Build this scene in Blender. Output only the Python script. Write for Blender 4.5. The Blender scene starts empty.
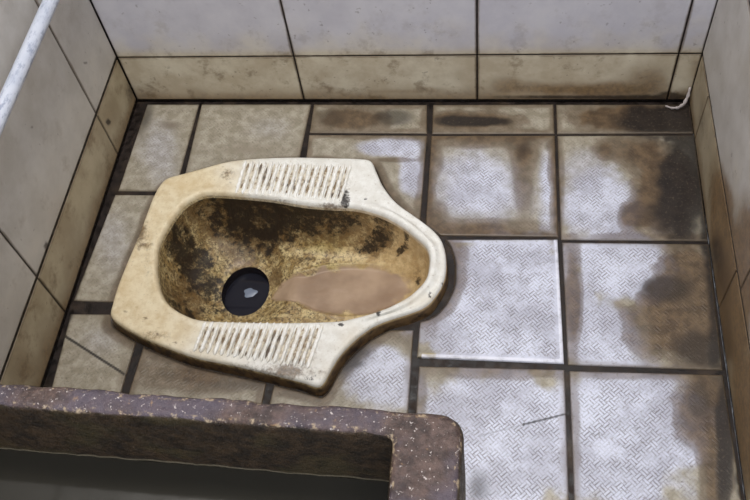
import bpy, bmesh, math
import numpy as np
from mathutils import Vector
CAM = (.102824, -.916561, 1.046784, .589676, .099535, .094913, 861.61)
WL = .288            # water level in the tank
PZ = .325            # pipe height
SKY = .55
EXPO = 1.1
LIGHTS = [('overhead_fill', (-.1, -.25, 2.15), (-.05, -.3, 0), .35, .25, 9, (1, .97, .93)),  # first entry: unseen general fill added overhead, no fitting built
          ('doorway_daylight', (.3, -1.9, 1.7), (-.05, -.1, .1), 1.0, 1.2, 10, (.88, .93, 1))]
D={'outer': [[-0.4305,-0.3631],[-0.4333,-0.3443],[-0.4335,-0.3193],[-0.4309,-0.2833],[-0.4246,-0.2244],[-0.4216,-0.1797],[-0.4191,-0.1509],[-0.4134,-0.1273],[-0.4035,-0.1143],[-0.3756,-0.1038],[-0.3463,-0.0924],[-0.3144,-0.0808],[-0.275,-0.0743],[-0.2144,-0.0705],[-0.1571,-0.0708],[-0.1034,-0.0722],[-0.0857,-0.077],[-0.0761,-0.0965],[-0.0627,-0.1253],[-0.039,-0.1567],[0.0003,-0.1886],[0.0249,-0.2128],[0.0354,-0.2367],[0.039,-0.2669],[0.0361,-0.2917],[0.0263,-0.3146],[0.0136,-0.3309],[-0.0075,-0.3426],[-0.0406,-0.3564],[-0.0612,-0.3695],[-0.0785,-0.387],[-0.0965,-0.4117],[-0.1065,-0.4356],[-0.1115,-0.4488],[-0.1198,-0.457],[-0.1433,-0.451],[-0.1758,-0.4442],[-0.2326,-0.4327],[-0.2898,-0.4233],[-0.3307,-0.4115],[-0.3765,-0.3949],[-0.4118,-0.3774]],'inner': [[-0.3792,-0.284],[-0.3844,-0.2527],[-0.3812,-0.2276],[-0.3701,-0.1943],[-0.3595,-0.1715],[-0.3477,-0.1599],[-0.3274,-0.1509],[-0.2795,-0.1538],[-0.2317,-0.1595],[-0.184,-0.1688],[-0.1456,-0.1717],[-0.1078,-0.1718],[-0.0709,-0.1819],[-0.0368,-0.2009],[-0.0105,-0.2214],[0.0064,-0.2382],[0.0128,-0.2617],[0.0095,-0.2883],[-0.0082,-0.3132],[-0.0317,-0.3308],[-0.0555,-0.3427],[-0.0876,-0.3533],[-0.1119,-0.3582],[-0.1701,-0.362],[-0.2334,-0.3638],[-0.2922,-0.3637],[-0.323,-0.3553],[-0.3504,-0.3385],[-0.3681,-0.3143]],'drain': [-0.281,-0.2484,0.038,0.045],'pinkpool': [[-0.2267,-0.2376],[-0.1904,-0.2182],[-0.1213,-0.207],[-0.0684,-0.2254],[-0.0321,-0.2595],[-0.0688,-0.285],[-0.1482,-0.2999],[-0.2072,-0.2918]],'tiles': [[[[-0.4929,-0.1235],[-0.398,-0.1228],[-0.3986,0.0636],[-0.491,0.0635]],{'w': 0,'e': 0.3}],[[[-0.5074,-0.3277],[-0.3932,-0.3277],[-0.3961,-0.1307],[-0.4957,-0.1316]],{'w': 0,'e': 0.3}],[[[-0.491,-0.56],[-0.398,-0.56],[-0.393,-0.3468],[-0.5044,-0.3503]],{'w': 0,'e': 0.3}],[[[-0.3872,-0.1695],[-0.2096,-0.1655],[-0.2037,0.0639],[-0.3938,0.0636]],{'w': 0,'e': 0.4}],[[[-0.39,-0.6],[-0.202,-0.6],[-0.1895,-0.3152],[-0.3779,-0.3221]],{'w': 0,'e': 1.0}],[[[-0.1976,0.0014],[-0.0054,0.0013],[-0.0092,0.063],[-0.1989,0.0639]],{'w': 0,'e': 0.8}],[[[-0.1885,-0.2021],[-0.0049,-0.1991],[-0.0051,-0.0034],[-0.1977,-0.0035]],{'w': 0.4,'e': 1}],[[[-0.194,-0.6],[0.001,-0.6],[-0.0021,-0.3561],[-0.1792,-0.3634]],{'w': 1,'e': 0.5}],[[[0.0027,0.0005],[0.1953,0.0023],[0.1949,0.0643],[0.0007,0.063]],{'w': 0,'e': 0.8}],[[[0.0038,-0.1971],[0.1969,-0.1947],[0.1956,-0.0022],[0.0021,-0.0041]],{'w': 0.5,'e': 1.5}],[[[0.0056,-0.3978],[0.1999,-0.3978],[0.1956,-0.2009],[0.0073,-0.206]],{'w': 1,'e': 0.15,'bright': 1,'lift': 0.0025}],[[[0.010100000000000001,-0.605],[0.2014,-0.605],[0.2004,-0.4065],[0.0091,-0.4103]],{'w': 1,'e': 0.5}],[[[0.1994,0.0021],[0.4062,0.0042],[0.4063,0.0635],[0.1993,0.0633]],{'w': 0,'e': 0.5}],[[[0.2009,-0.1995],[0.4045,-0.1962],[0.4073,0.0002],[0.1999,-0.0022]],{'w': 0.7,'e': 0.3}],[[[0.2051,-0.399],[0.4005,-0.3978],[0.4052,-0.2021],[0.2023,-0.2046]],{'w': 1,'e': 0.4}],[[[0.2077,-0.605],[0.4023,-0.605],[0.4003,-0.4042],[0.2067,-0.4076]],{'w': 1,'e': 0.4}],[[[-0.507,-0.8029999999999999],[-0.398,-0.8029999999999999],[-0.398,-0.61],[-0.507,-0.61]],{'w': 1,'e': 0.5}],[[[-0.507,-1.0030000000000001],[-0.398,-1.0030000000000001],[-0.398,-0.81],[-0.507,-0.81]],{'w': 1,'e': 0.5}],[[[-0.507,-1.203],[-0.398,-1.203],[-0.398,-1.01],[-0.507,-1.01]],{'w': 1,'e': 0.5}],[[[-0.507,-1.403],[-0.398,-1.403],[-0.398,-1.21],[-0.507,-1.21]],{'w': 1,'e': 0.5}],[[[-0.392,-0.8029999999999999],[-0.2,-0.8029999999999999],[-0.2,-0.61],[-0.392,-0.61]],{'w': 1,'e': 0.5}],[[[-0.392,-1.0030000000000001],[-0.2,-1.0030000000000001],[-0.2,-0.81],[-0.392,-0.81]],{'w': 1,'e': 0.5}],[[[-0.392,-1.203],[-0.2,-1.203],[-0.2,-1.01],[-0.392,-1.01]],{'w': 1,'e': 0.5}],[[[-0.392,-1.403],[-0.2,-1.403],[-0.2,-1.21],[-0.392,-1.21]],{'w': 1,'e': 0.5}],[[[-0.194,-0.8029999999999999],[0.001,-0.8029999999999999],[0.001,-0.61],[-0.194,-0.61]],{'w': 1,'e': 0.5}],[[[-0.194,-1.0030000000000001],[0.001,-1.0030000000000001],[0.001,-0.81],[-0.194,-0.81]],{'w': 1,'e': 0.5}],[[[-0.194,-1.203],[0.001,-1.203],[0.001,-1.01],[-0.194,-1.01]],{'w': 1,'e': 0.5}],[[[-0.194,-1.403],[0.001,-1.403],[0.001,-1.21],[-0.194,-1.21]],{'w': 1,'e': 0.5}],[[[0.009,-0.8029999999999999],[0.203,-0.8029999999999999],[0.203,-0.61],[0.009,-0.61]],{'w': 1,'e': 0.5}],[[[0.009,-1.0030000000000001],[0.203,-1.0030000000000001],[0.203,-0.81],[0.009,-0.81]],{'w': 1,'e': 0.5}],[[[0.009,-1.203],[0.203,-1.203],[0.203,-1.01],[0.009,-1.01]],{'w': 1,'e': 0.5}],[[[0.009,-1.403],[0.203,-1.403],[0.203,-1.21],[0.009,-1.21]],{'w': 1,'e': 0.5}],[[[0.209,-0.8029999999999999],[0.398,-0.8029999999999999],[0.398,-0.61],[0.209,-0.61]],{'w': 1,'e': 0.5}],[[[0.209,-1.0030000000000001],[0.398,-1.0030000000000001],[0.398,-0.81],[0.209,-0.81]],{'w': 1,'e': 0.5}],[[[0.209,-1.203],[0.398,-1.203],[0.398,-1.01],[0.209,-1.01]],{'w': 1,'e': 0.5}],[[[0.209,-1.403],[0.398,-1.403],[0.398,-1.21],[0.209,-1.21]],{'w': 1,'e': 0.5}]],'fb': [[0,-0.1338,0.0307,0.0661,0.0003,0.0029,-0.026,0.9,0.5],[1,-0.0598,0.0353,0.0393,0.0002,0.0016,-0.0194,0.6,0.6],[1,-0.1677,0.0349,0.0301,0.0001,0.0027,-0.0218,0.4,0.6],[1,0.0703,0.0273,0.0666,0.0003,0.0004,-0.0128,1,0.5],[0,0.0702,0.0294,0.0872,0.0004,0.0007,-0.0234,0.9,0.5],[2,-0.0626,-0.0285,0.0542,0.0005,0.0016,-0.0186,1,0.6],[2,-0.0238,-0.0788,0.0217,0.0003,0.0035,-0.0505,0.9,0.6],[0,-0.0524,-0.0551,0.0473,0.0006,0.0005,-0.0061,0.6,0.8],[0,-0.0604,-0.1434,0.0456,0.001,0.0013,-0.015,0.6,0.8],[2,0.0741,-0.0969,0.0724,0.0012,0.0021,-0.0677,1,0.8],[2,0.0975,-0.127,0.0711,0.0014,0.001,-0.048,0.8,0.8],[2,0.182,-0.1103,0.0133,0.0002,-0.0011,-0.0805,1,0.7],[0,0.148,-0.0366,0.0229,0.0003,-0.0001,-0.0318,1,0.7],[1,0.148,-0.0285,0.0153,0.0002,0.0,-0.0181,0.55,0.8],[0,0.1464,-0.0918,0.0195,0.0003,0.0001,-0.082,0.75,0.9],[0,0.084,-0.1825,0.087,0.0021,0.0006,-0.0196,0.95,0.8],[0,0.0872,-0.0147,0.0932,0.0008,0.0004,-0.0164,0.8,0.8],[0,0.0152,-0.0543,0.011,0.0002,0.0024,-0.0435,0.5,0.8],[0,0.0195,-0.1603,0.0179,0.0004,0.0018,-0.0328,0.8,0.7],[2,0.115,-0.3041,0.1291,0.0048,0.0017,-0.1143,1,0.2],[0,0.0463,-0.2569,0.0227,0.0007,0.0025,-0.056,0.7,0.8],[0,0.0202,-0.3474,0.0192,0.0008,0.0027,-0.0459,0.3,0.9],[2,0.1969,-0.3011,0.0081,0.0003,-0.002,-0.0918,0.6,0.8],[0,0.0564,-0.2257,0.0173,0.0005,0.0007,-0.0172,0.5,0.8],[2,0.1056,-0.5089,0.1113,0.0062,0.0022,-0.1065,1,0.3],[0,0.1036,-0.4147,0.1037,0.0049,0.0002,-0.0129,0.7,0.8],[0,0.0137,-0.4592,0.0105,0.0006,0.0036,-0.0547,0.5,0.8],[1,0.0923,-0.5714,0.0194,0.0012,0.0008,-0.0269,0.6,0.8],[2,-0.0348,-0.4329,0.0533,0.0026,0.0043,-0.0481,1,0.4],[0,0.1992,-0.2008,0.0169,0.0004,-0.0002,-0.0087,0.6,0.8],[0,0.3117,-0.1909,0.0828,0.0022,-0.0006,-0.0086,0.5,0.8],[0,0.002,-0.0942,0.0092,0.0002,0.0057,-0.0938,0.7,0.8],[0,0.2016,-0.0909,0.0075,0.0001,-0.002,-0.0923,0.5,0.8],[1,-0.0928,-0.3984,0.0286,0.0308,0.0221,-0.0243,0.9,0.7],[0,-0.0201,-0.3646,0.0275,0.0011,0.0022,-0.0275,0.3,0.7],[0,0.3278,0.0348,0.113,0.0004,-0.0023,-0.0332,1,0.4],[1,0.3726,0.0266,0.0895,0.0005,-0.0037,-0.0408,1,0.6],[0,0.236,0.0472,0.0311,0.0,-0.0006,-0.017,0.2,0.6],[2,0.2585,-0.1368,0.06,0.0013,-0.0031,-0.0642,0.9,0.5],[2,0.2393,-0.0711,0.0385,0.0006,-0.002,-0.0532,0.45,0.6],[0,0.3011,-0.0269,0.0594,0.0006,-0.0015,-0.0238,0.75,0.6],[0,0.2692,-0.0352,0.0105,0.0001,-0.0009,-0.0179,0.6,0.6],[0,0.3521,-0.1072,0.0483,0.0008,-0.0077,-0.0897,1,0.4],[1,0.3824,-0.088,0.04,0.0006,-0.0115,-0.1185,1,0.6],[1,0.3482,-0.1529,0.0391,0.0008,-0.0034,-0.0388,0.6,0.7],[0,0.3144,-0.1537,0.031,0.0007,-0.0023,-0.0319,0.9,0.5],[0,0.2962,-0.1505,0.0114,0.0002,-0.0011,-0.0179,0.6,0.6],[0,0.3365,-0.0503,0.038,0.0005,-0.0036,-0.0461,0.8,0.6],[2,0.3411,-0.1709,0.0194,0.0005,-0.0018,-0.021,0.3,0.5],[3,0.3413,-0.0811,0.0145,0.0003,-0.0009,-0.0114,0.3,0.5],[2,0.2878,-0.2409,0.0612,-0.0261,-0.0231,-0.0648,1,0.3],[2,0.2483,-0.3534,0.0598,0.0025,-0.0028,-0.0589,1,0.4],[0,0.2145,-0.3004,0.0135,0.0005,-0.0028,-0.0918,0.9,0.6],[3,0.2327,-0.2476,0.0192,0.0006,-0.0005,-0.0133,0.5,0.6],[0,0.3701,-0.2947,0.0599,0.0021,-0.0107,-0.1051,0.9,0.3],[0,0.3144,-0.3355,0.0414,0.0016,-0.0041,-0.0536,0.75,0.4],[1,0.3389,-0.2768,0.0397,0.0014,-0.0022,-0.0254,0.6,0.6],[1,0.375,-0.3702,0.0377,0.0016,-0.0034,-0.0318,0.6,0.6],[1,0.404,-0.2935,0.0117,0.0004,-0.0155,-0.1329,0.7,0.6],[0,0.2819,-0.3137,0.0244,-0.0248,-0.0092,-0.0122,0.4,0.7],[2,0.2664,-0.4868,0.1087,0.006,-0.0063,-0.1067,1,0.3],[0,0.3728,-0.4477,0.0411,0.0022,-0.0062,-0.0556,0.9,0.5],[0,0.378,-0.5064,0.0212,0.0012,-0.0099,-0.0859,0.9,0.5],[1,0.3674,-0.4411,0.0171,0.0008,-0.0032,-0.0298,0.5,0.6],[1,0.3913,-0.4929,0.0119,0.0007,-0.012,-0.0986,0.8,0.5],[0,0.2963,-0.407,0.0999,0.0047,-0.0007,-0.01,0.5,0.8],[0,0.2112,-0.4898,0.0086,0.0005,-0.0032,-0.1011,0.4,0.8],[0,-0.4387,0.0159,0.028,0.0002,0.0031,-0.0133,0.35,0.9],[1,-0.4866,0.0314,0.0167,-0.0069,-0.0018,-0.0543,0.6,0.8],[0,-0.2908,-0.0371,0.0828,0.0008,0.0038,-0.0209,0.25,0.9],[0,-0.2897,-0.4377,0.0976,0.0046,0.0062,-0.0293,0.95,0.7],[1,-0.231,-0.4497,0.0687,0.0033,0.0022,-0.0117,0.4,0.7],[2,-0.4431,-0.0387,0.0445,0.0004,0.0199,-0.0826,0.5,0.8],[2,-0.4768,-0.219,0.0417,0.0012,0.0197,-0.0715,0.4,0.8],[2,-0.4476,-0.3905,0.0385,0.0016,0.0088,-0.0312,0.35,0.8],[2,-0.2653,0.0103,0.0505,0.0003,0.0057,-0.0344,0.3,0.9]],'wbB': [[0,0.203,0.027,0.108,0.0,0.002,-0.023,0.9,0.8],[0,0.281,0.022,0.091,0.0,0.002,-0.02,0.8,0.8],[0,0.117,0.036,0.034,0.0,0.0,-0.027,0.6,0.8],[0,0.338,0.049,0.045,0.0,0.008,-0.049,0.7,0.9],[0,0.41,0.059,0.02,0.0,0.012,-0.057,0.7,0.9],[0,-0.053,0.023,0.114,0.0,-0.001,-0.014,0.6,0.9],[0,-0.306,0.016,0.119,0.0,-0.003,-0.012,0.4,0.9],[1,0.377,0.013,0.024,0.0,0.002,-0.013,1,0.7],[1,0.329,0.009,0.091,0.0,0.001,-0.009,0.8,0.8],[0,-0.046,0.068,0.011,0.0,-0.001,-0.013,0.4,0.7],[1,-0.016,0.032,0.005,0.0,0.0,-0.006,0.4,0.6],[0,-0.465,0.04,0.028,0.0,-0.011,-0.033,0.3,0.9],[1,0.204,0.011,0.14,0.0,0.001,-0.006,0.8,0.8],[0,0.371,0.111,0.023,-0.001,0.008,-0.045,0.3,0.9],[0,0.046,0.061,0.018,0.0,-0.001,-0.031,0.35,0.9]],'wbL': [[1,-0.037,0.066,0.008,-0.009,-0.004,-0.003,0.9,0.5],[0,-0.019,0.07,0.036,-0.039,-0.029,-0.021,0.4,0.9],[0,-0.253,0.099,0.028,-0.039,-0.046,-0.034,0.3,0.9],[0,-0.431,0.099,0.017,-0.03,-0.064,-0.046,0.3,0.9],[1,-0.019,0.177,0.007,-0.007,-0.002,-0.002,0.5,0.5],[1,-0.195,0.231,0.004,-0.004,-0.002,-0.001,0.5,0.5],[1,-0.304,0.109,0.004,-0.006,-0.006,-0.004,0.6,0.6],[1,0.062,0.035,0.021,-0.021,-0.027,-0.02,0.5,0.9],[0,-0.075,0.09,0.037,-0.042,-0.037,-0.027,0.3,0.9],[0,-0.416,0.014,0.018,-0.036,-0.035,-0.025,0.6,0.9],[0,-0.462,0.046,0.035,-0.074,-0.022,-0.016,0.5,0.9],[0,-0.306,0.023,0.016,-0.026,-0.072,-0.052,0.4,0.9]],'wbR': [[0,-0.221,0.074,-0.039,0.054,-0.065,-0.035,0.95,0.6],[0,-0.154,0.062,-0.029,0.038,-0.061,-0.032,0.6,0.8],[0,-0.335,0.071,-0.042,0.073,-0.077,-0.041,0.95,0.6],[1,-0.274,0.045,-0.03,0.048,-0.047,-0.025,0.45,0.8],[0,-0.305,0.161,-0.03,0.044,-0.042,-0.023,0.6,0.8],[0,-0.486,0.048,-0.024,0.057,-0.081,-0.045,0.9,0.6],[1,-0.02,0.056,-0.02,0.023,-0.039,-0.021,0.35,0.8],[0,-0.204,0.072,-0.026,0.036,-0.047,-0.026,0.9,0.7],[0,-0.316,0.039,-0.028,0.048,-0.069,-0.037,0.95,0.6],[1,-0.234,0.032,-0.022,0.034,-0.024,-0.013,0.6,0.8],[0,-0.319,0.139,-0.03,0.046,-0.063,-0.034,0.7,0.8],[0,-0.248,0.174,-0.019,0.026,-0.015,-0.008,0.3,0.9],[0,-0.422,0.05,-0.018,0.037,-0.063,-0.035,0.7,0.8],[1,-0.369,0.027,-0.021,0.04,-0.066,-0.036,0.4,0.8],[0,0.003,0.074,-0.025,0.027,-0.027,-0.014,0.4,0.8],[0,-0.279,0.166,-0.028,0.038,-0.015,-0.008,0.4,0.8]],'pb': [[0,-0.2871,-0.16,0.1107,0.0025,0.0056,-0.0302,1,0.6],[1,-0.2642,-0.1537,0.0948,0.002,0.0037,-0.0209,1,0.6],[0,-0.144,-0.1662,0.0921,0.0021,0.0023,-0.0186,0.95,0.6],[1,-0.1603,-0.1609,0.085,0.0019,0.0017,-0.0132,0.9,0.6],[0,-0.0651,-0.1865,0.0512,0.0013,0.0013,-0.0146,0.9,0.6],[1,-0.0782,-0.1873,0.0395,0.001,0.0007,-0.0073,0.8,0.6],[1,-0.0591,-0.1794,0.0305,0.0007,0.0005,-0.0056,0.7,0.6],[1,-0.3597,-0.2234,0.0286,0.0008,0.0103,-0.0468,1,0.6],[0,-0.3561,-0.2836,0.0247,0.0008,0.013,-0.0576,0.95,0.6],[1,-0.3564,-0.3096,0.0214,0.0008,0.0077,-0.0335,0.6,0.7],[0,-0.384,-0.2028,0.0225,0.0006,0.0085,-0.0368,0.75,0.7],[1,-0.3442,-0.2469,0.0222,0.0008,0.0083,-0.0391,0.8,0.7],[0,-0.3638,-0.1545,0.0326,0.0007,0.0042,-0.0192,0.7,0.7],[0,-0.3296,-0.1878,0.0964,0.0026,0.0091,-0.0445,0.55,0.8],[1,-0.2484,-0.1773,0.0633,0.0016,0.0044,-0.0262,0.6,0.8],[1,-0.3067,-0.2727,0.0254,0.0009,0.0068,-0.0352,0.8,0.7],[0,-0.2357,-0.2243,0.0159,0.0005,0.0042,-0.0253,0.9,0.6],[0,-0.2807,-0.2145,0.0416,0.0012,0.0034,-0.0184,0.65,0.7],[2,-0.2925,-0.1989,0.0257,0.0007,0.002,-0.0112,0.4,0.8],[3,-0.328,-0.2216,0.0291,0.0009,0.0052,-0.0256,0.35,0.8],[3,-0.162,-0.1833,0.078,0.0021,0.0022,-0.0167,0.4,0.8],[1,-0.1909,-0.2027,0.0313,0.0009,0.0011,-0.0073,0.4,0.8],[1,-0.2758,-0.3279,0.0747,0.0029,0.0016,-0.0083,0.9,0.7],[0,-0.1249,-0.3309,0.0861,0.0034,0.0008,-0.0065,0.8,0.7],[0,-0.0087,-0.2385,0.0117,0.0004,0.001,-0.0155,0.5,0.8],[1,-0.0051,-0.2488,0.0044,0.0002,0.0006,-0.0085,1,0.5],[1,-0.0274,-0.2055,0.0208,0.0006,0.0003,-0.0044,0.8,0.6],[2,-0.1081,-0.2551,0.0934,0.0032,0.0048,-0.0431,0.95,0.3],[2,-0.1939,-0.2532,0.037,0.0012,0.0033,-0.0229,0.95,0.4],[3,-0.1193,-0.2135,0.0917,0.0028,0.0009,-0.0072,0.6,0.8]],'rb': [[3,-0.3721,-0.1306,0.0481,0.0009,0.0039,-0.0174,0.5,0.9],[0,-0.3068,-0.1118,0.016,0.0003,0.0053,-0.0272,0.5,0.9],[0,-0.4233,-0.217,0.0157,0.0004,0.0101,-0.0394,0.75,0.8],[0,-0.4263,-0.1607,0.0128,0.0003,0.0057,-0.0228,0.35,0.8],[0,-0.3944,-0.27,0.0122,0.0004,0.0126,-0.0508,0.3,0.8],[3,-0.4168,-0.3137,0.021,0.0008,0.0095,-0.0361,0.25,0.9],[0,-0.4253,-0.1452,0.0048,0.0001,0.0014,-0.0058,0.7,0.5],[0,-0.3764,-0.3664,0.0037,0.0001,0.001,-0.004,0.8,0.5],[0,-0.324,-0.4035,0.0036,0.0001,0.0009,-0.0038,0.7,0.5],[0,-0.4096,-0.3581,0.003,0.0001,0.0009,-0.0032,0.6,0.5],[0,-0.2141,-0.4333,0.0812,0.0038,0.0015,-0.0087,0.35,0.9],[0,-0.1585,-0.4395,0.0455,0.0022,0.0013,-0.0086,0.8,0.7],[0,-0.3639,-0.3928,0.0428,0.0018,0.0023,-0.0093,0.5,0.8],[1,-0.1305,-0.4468,0.0133,0.0006,0.0006,-0.0043,0.6,0.6],[3,-0.0802,-0.3961,0.0189,0.0008,0.0036,-0.0323,0.35,0.8],[3,-0.105,-0.4369,0.0133,0.0006,0.0018,-0.0143,0.25,0.8],[3,-0.0213,-0.3242,0.082,0.003,0.001,-0.0127,0.3,0.9],[1,-0.0986,-0.3664,0.0034,0.0001,0.0003,-0.0025,1,0.5],[1,-0.0496,-0.3474,0.0033,0.0001,0.0003,-0.0034,1,0.5],[1,-0.0415,-0.361,0.0032,0.0001,0.0002,-0.0025,0.8,0.5],[1,0.0191,-0.31,0.0028,0.0001,0.0005,-0.008,0.7,0.5],[1,0.0367,-0.303,0.0041,0.0002,0.0005,-0.0096,0.8,0.5],[1,-0.0874,-0.1521,0.003,0.0001,0.0003,-0.0028,0.7,0.5],[1,-0.1177,-0.1527,0.0061,0.0001,0.0022,-0.0185,0.8,0.6],[0,-0.154,-0.1665,0.0454,0.001,0.001,-0.0074,0.7,0.7],[0,-0.2323,-0.1568,0.0401,0.0008,0.0009,-0.0057,0.5,0.7],[1,-0.191,-0.1217,0.0155,0.0003,0.0005,-0.0038,0.7,0.6],[1,-0.2133,-0.1298,0.0078,0.0002,0.0005,-0.003,0.7,0.6],[0,-0.1255,-0.1244,0.0153,0.0002,0.0039,-0.034,0.55,0.8],[0,-0.2741,-0.1152,0.0111,0.0002,0.0055,-0.0309,0.4,0.8],[0,-0.1397,-0.4002,0.0191,0.0009,0.0041,-0.0294,0.65,0.8],[0,-0.2559,-0.396,0.0307,0.0013,0.0041,-0.0211,0.35,0.8],[0,-0.1698,-0.4105,0.0137,0.0006,0.0037,-0.0235,0.5,0.8],[0,-0.2418,-0.1186,0.0157,0.0003,0.0045,-0.0269,0.3,0.8]],'ribU': [[-0.2836,-0.0804,-0.2876,-0.1455],[-0.273,-0.0808,-0.2772,-0.1464],[-0.2623,-0.0812,-0.2668,-0.1473],[-0.2517,-0.0816,-0.2564,-0.1482],[-0.2411,-0.0819,-0.2461,-0.1491],[-0.2305,-0.0823,-0.2358,-0.1499],[-0.22,-0.0827,-0.2255,-0.1508],[-0.2095,-0.083,-0.2153,-0.1517],[-0.199,-0.0834,-0.2051,-0.1525],[-0.1885,-0.0838,-0.1949,-0.1534],[-0.1781,-0.0841,-0.1848,-0.1543],[-0.1676,-0.0845,-0.1747,-0.1551],[-0.1573,-0.0848,-0.1646,-0.156],[-0.1469,-0.0852,-0.1545,-0.1568],[-0.1365,-0.0856,-0.1445,-0.1577],[-0.1262,-0.0859,-0.1345,-0.1585],[-0.1159,-0.0863,-0.1245,-0.1594]],'ribL': [[-0.2886,-0.3685,-0.2956,-0.416],[-0.2787,-0.3683,-0.286,-0.4171],[-0.2689,-0.368,-0.2764,-0.4182],[-0.2591,-0.3678,-0.2668,-0.4193],[-0.2493,-0.3675,-0.2573,-0.4204],[-0.2395,-0.3673,-0.2478,-0.4214],[-0.2298,-0.367,-0.2384,-0.4225],[-0.2201,-0.3668,-0.229,-0.4236],[-0.2104,-0.3665,-0.2196,-0.4246],[-0.2007,-0.3663,-0.2102,-0.4257],[-0.191,-0.366,-0.2009,-0.4268],[-0.1813,-0.3658,-0.1916,-0.4278],[-0.1717,-0.3655,-0.1823,-0.4289],[-0.1621,-0.3653,-0.173,-0.4299],[-0.1525,-0.3651,-0.1638,-0.431],[-0.1429,-0.3648,-0.1546,-0.432],[-0.1334,-0.3646,-0.1455,-0.433],[-0.1238,-0.3643,-0.1363,-0.4341]],'plU': [[-0.2964,-0.0816],[-0.1086,-0.0822],[-0.1166,-0.162],[-0.2988,-0.1448]],'plL': [[-0.3002,-0.3682],[-0.1157,-0.3624],[-0.1304,-0.4381],[-0.3026,-0.4164]]}
C = bpy.context.scene.collection
XL, XR, YB = -.509, .404, .069
ZT = 2.2            # wall height
YF = -1.45          # front end of floor and side walls

# ------------------------------------------------------------------ noise
def _hash(ix, iy, s):
    h = (ix.astype(np.int64)*374761393 + iy.astype(np.int64)*668265263 + s*982451653) & 0x7fffffff
    h = ((h ^ (h >> 13))*1274126177) & 0x7fffffff
    return ((h ^ (h >> 16)) & 0xffff)/65535.0
def vnoise(x, y, s=0):
    ix, iy = np.floor(x), np.floor(y); fx, fy = x-ix, y-iy
    fx = fx*fx*(3-2*fx); fy = fy*fy*(3-2*fy)
    a = _hash(ix, iy, s); b = _hash(ix+1, iy, s); c = _hash(ix, iy+1, s); d = _hash(ix+1, iy+1, s)
    return a+(b-a)*fx+(c-a)*fy+(a-b-c+d)*fx*fy
def fbm(x, y, s=0, o=4):
    t = 0; a = .5; n = 0
    for k in range(o):
        t = t+a*vnoise(x*2**k, y*2**k, s+k*17); n += a; a *= .55
    return t/n
def sst(a, b, x):
    t = np.clip((x-a)/(b-a), 0, 1); return t*t*(3-2*t)

def stains(x, y, blobs, wob=.35, freq=28, seed=0):
    """wear, dirt and painted floor-sheen patches: each an ellipse with a ragged edge -> 4 channels brown, black, pale, yellow"""
    out = np.zeros((len(x), 4))
    n1 = fbm(x*freq, y*freq, seed+3)-.5; n2 = fbm(x*freq*2.6+7, y*freq*2.6, seed+9)-.5
    for ch, cx, cy, ax, ay, bx, by, s, soft in blobs:
        dt = ax*by-ay*bx
        u = ((x-cx)*by-(y-cy)*bx)/dt; v = ((y-cy)*ax-(x-cx)*ay)/dt
        r = np.sqrt(u*u+v*v) + (n1*1.5+n2*.8)*wob
        val = s*np.exp(-(np.clip(r, 0, 9)/.88)**2.4) if soft >= .7 else s*(1-sst(1-soft*.9, 1+soft*.6, r))
        out[:, ch] = 1-(1-out[:, ch])*(1-np.clip(val, 0, 1))
    return out

# ------------------------------------------------------------------ mesh helpers
def link(name, me, mats, parent=None, smooth=True):
    o = bpy.data.objects.new(name, me); C.objects.link(o)
    for m in mats: me.materials.append(m)
    if smooth:
        me.polygons.foreach_set('use_smooth', [True]*len(me.polygons))
    if parent: o.parent = parent
    return o
def from_arrays(name, V, F, mats, parent=None, st=None, ed=None, mi=None, smooth=True):
    me = bpy.data.meshes.new(name)
    me.from_pydata([tuple(map(float, v)) for v in V], [], [tuple(map(int, f)) for f in F])
    if st is not None:
        a = me.attributes.new('wear', 'FLOAT_COLOR', 'POINT'); a.data.foreach_set('color', np.asarray(st, dtype=np.float32).ravel())
    if ed is not None:
        a = me.attributes.new('edge', 'FLOAT', 'POINT'); a.data.foreach_set('value', np.asarray(ed, dtype=np.float32))
    o = link(name, me, mats, parent, smooth)
    if mi is not None: me.polygons.foreach_set('material_index', np.asarray(mi, dtype=np.int32))
    me.update()
    return o
def setp(o, **k):
    for a, b in k.items(): o[a] = b
    return o
def structure(o): o['kind'] = 'structure'; return o

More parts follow.
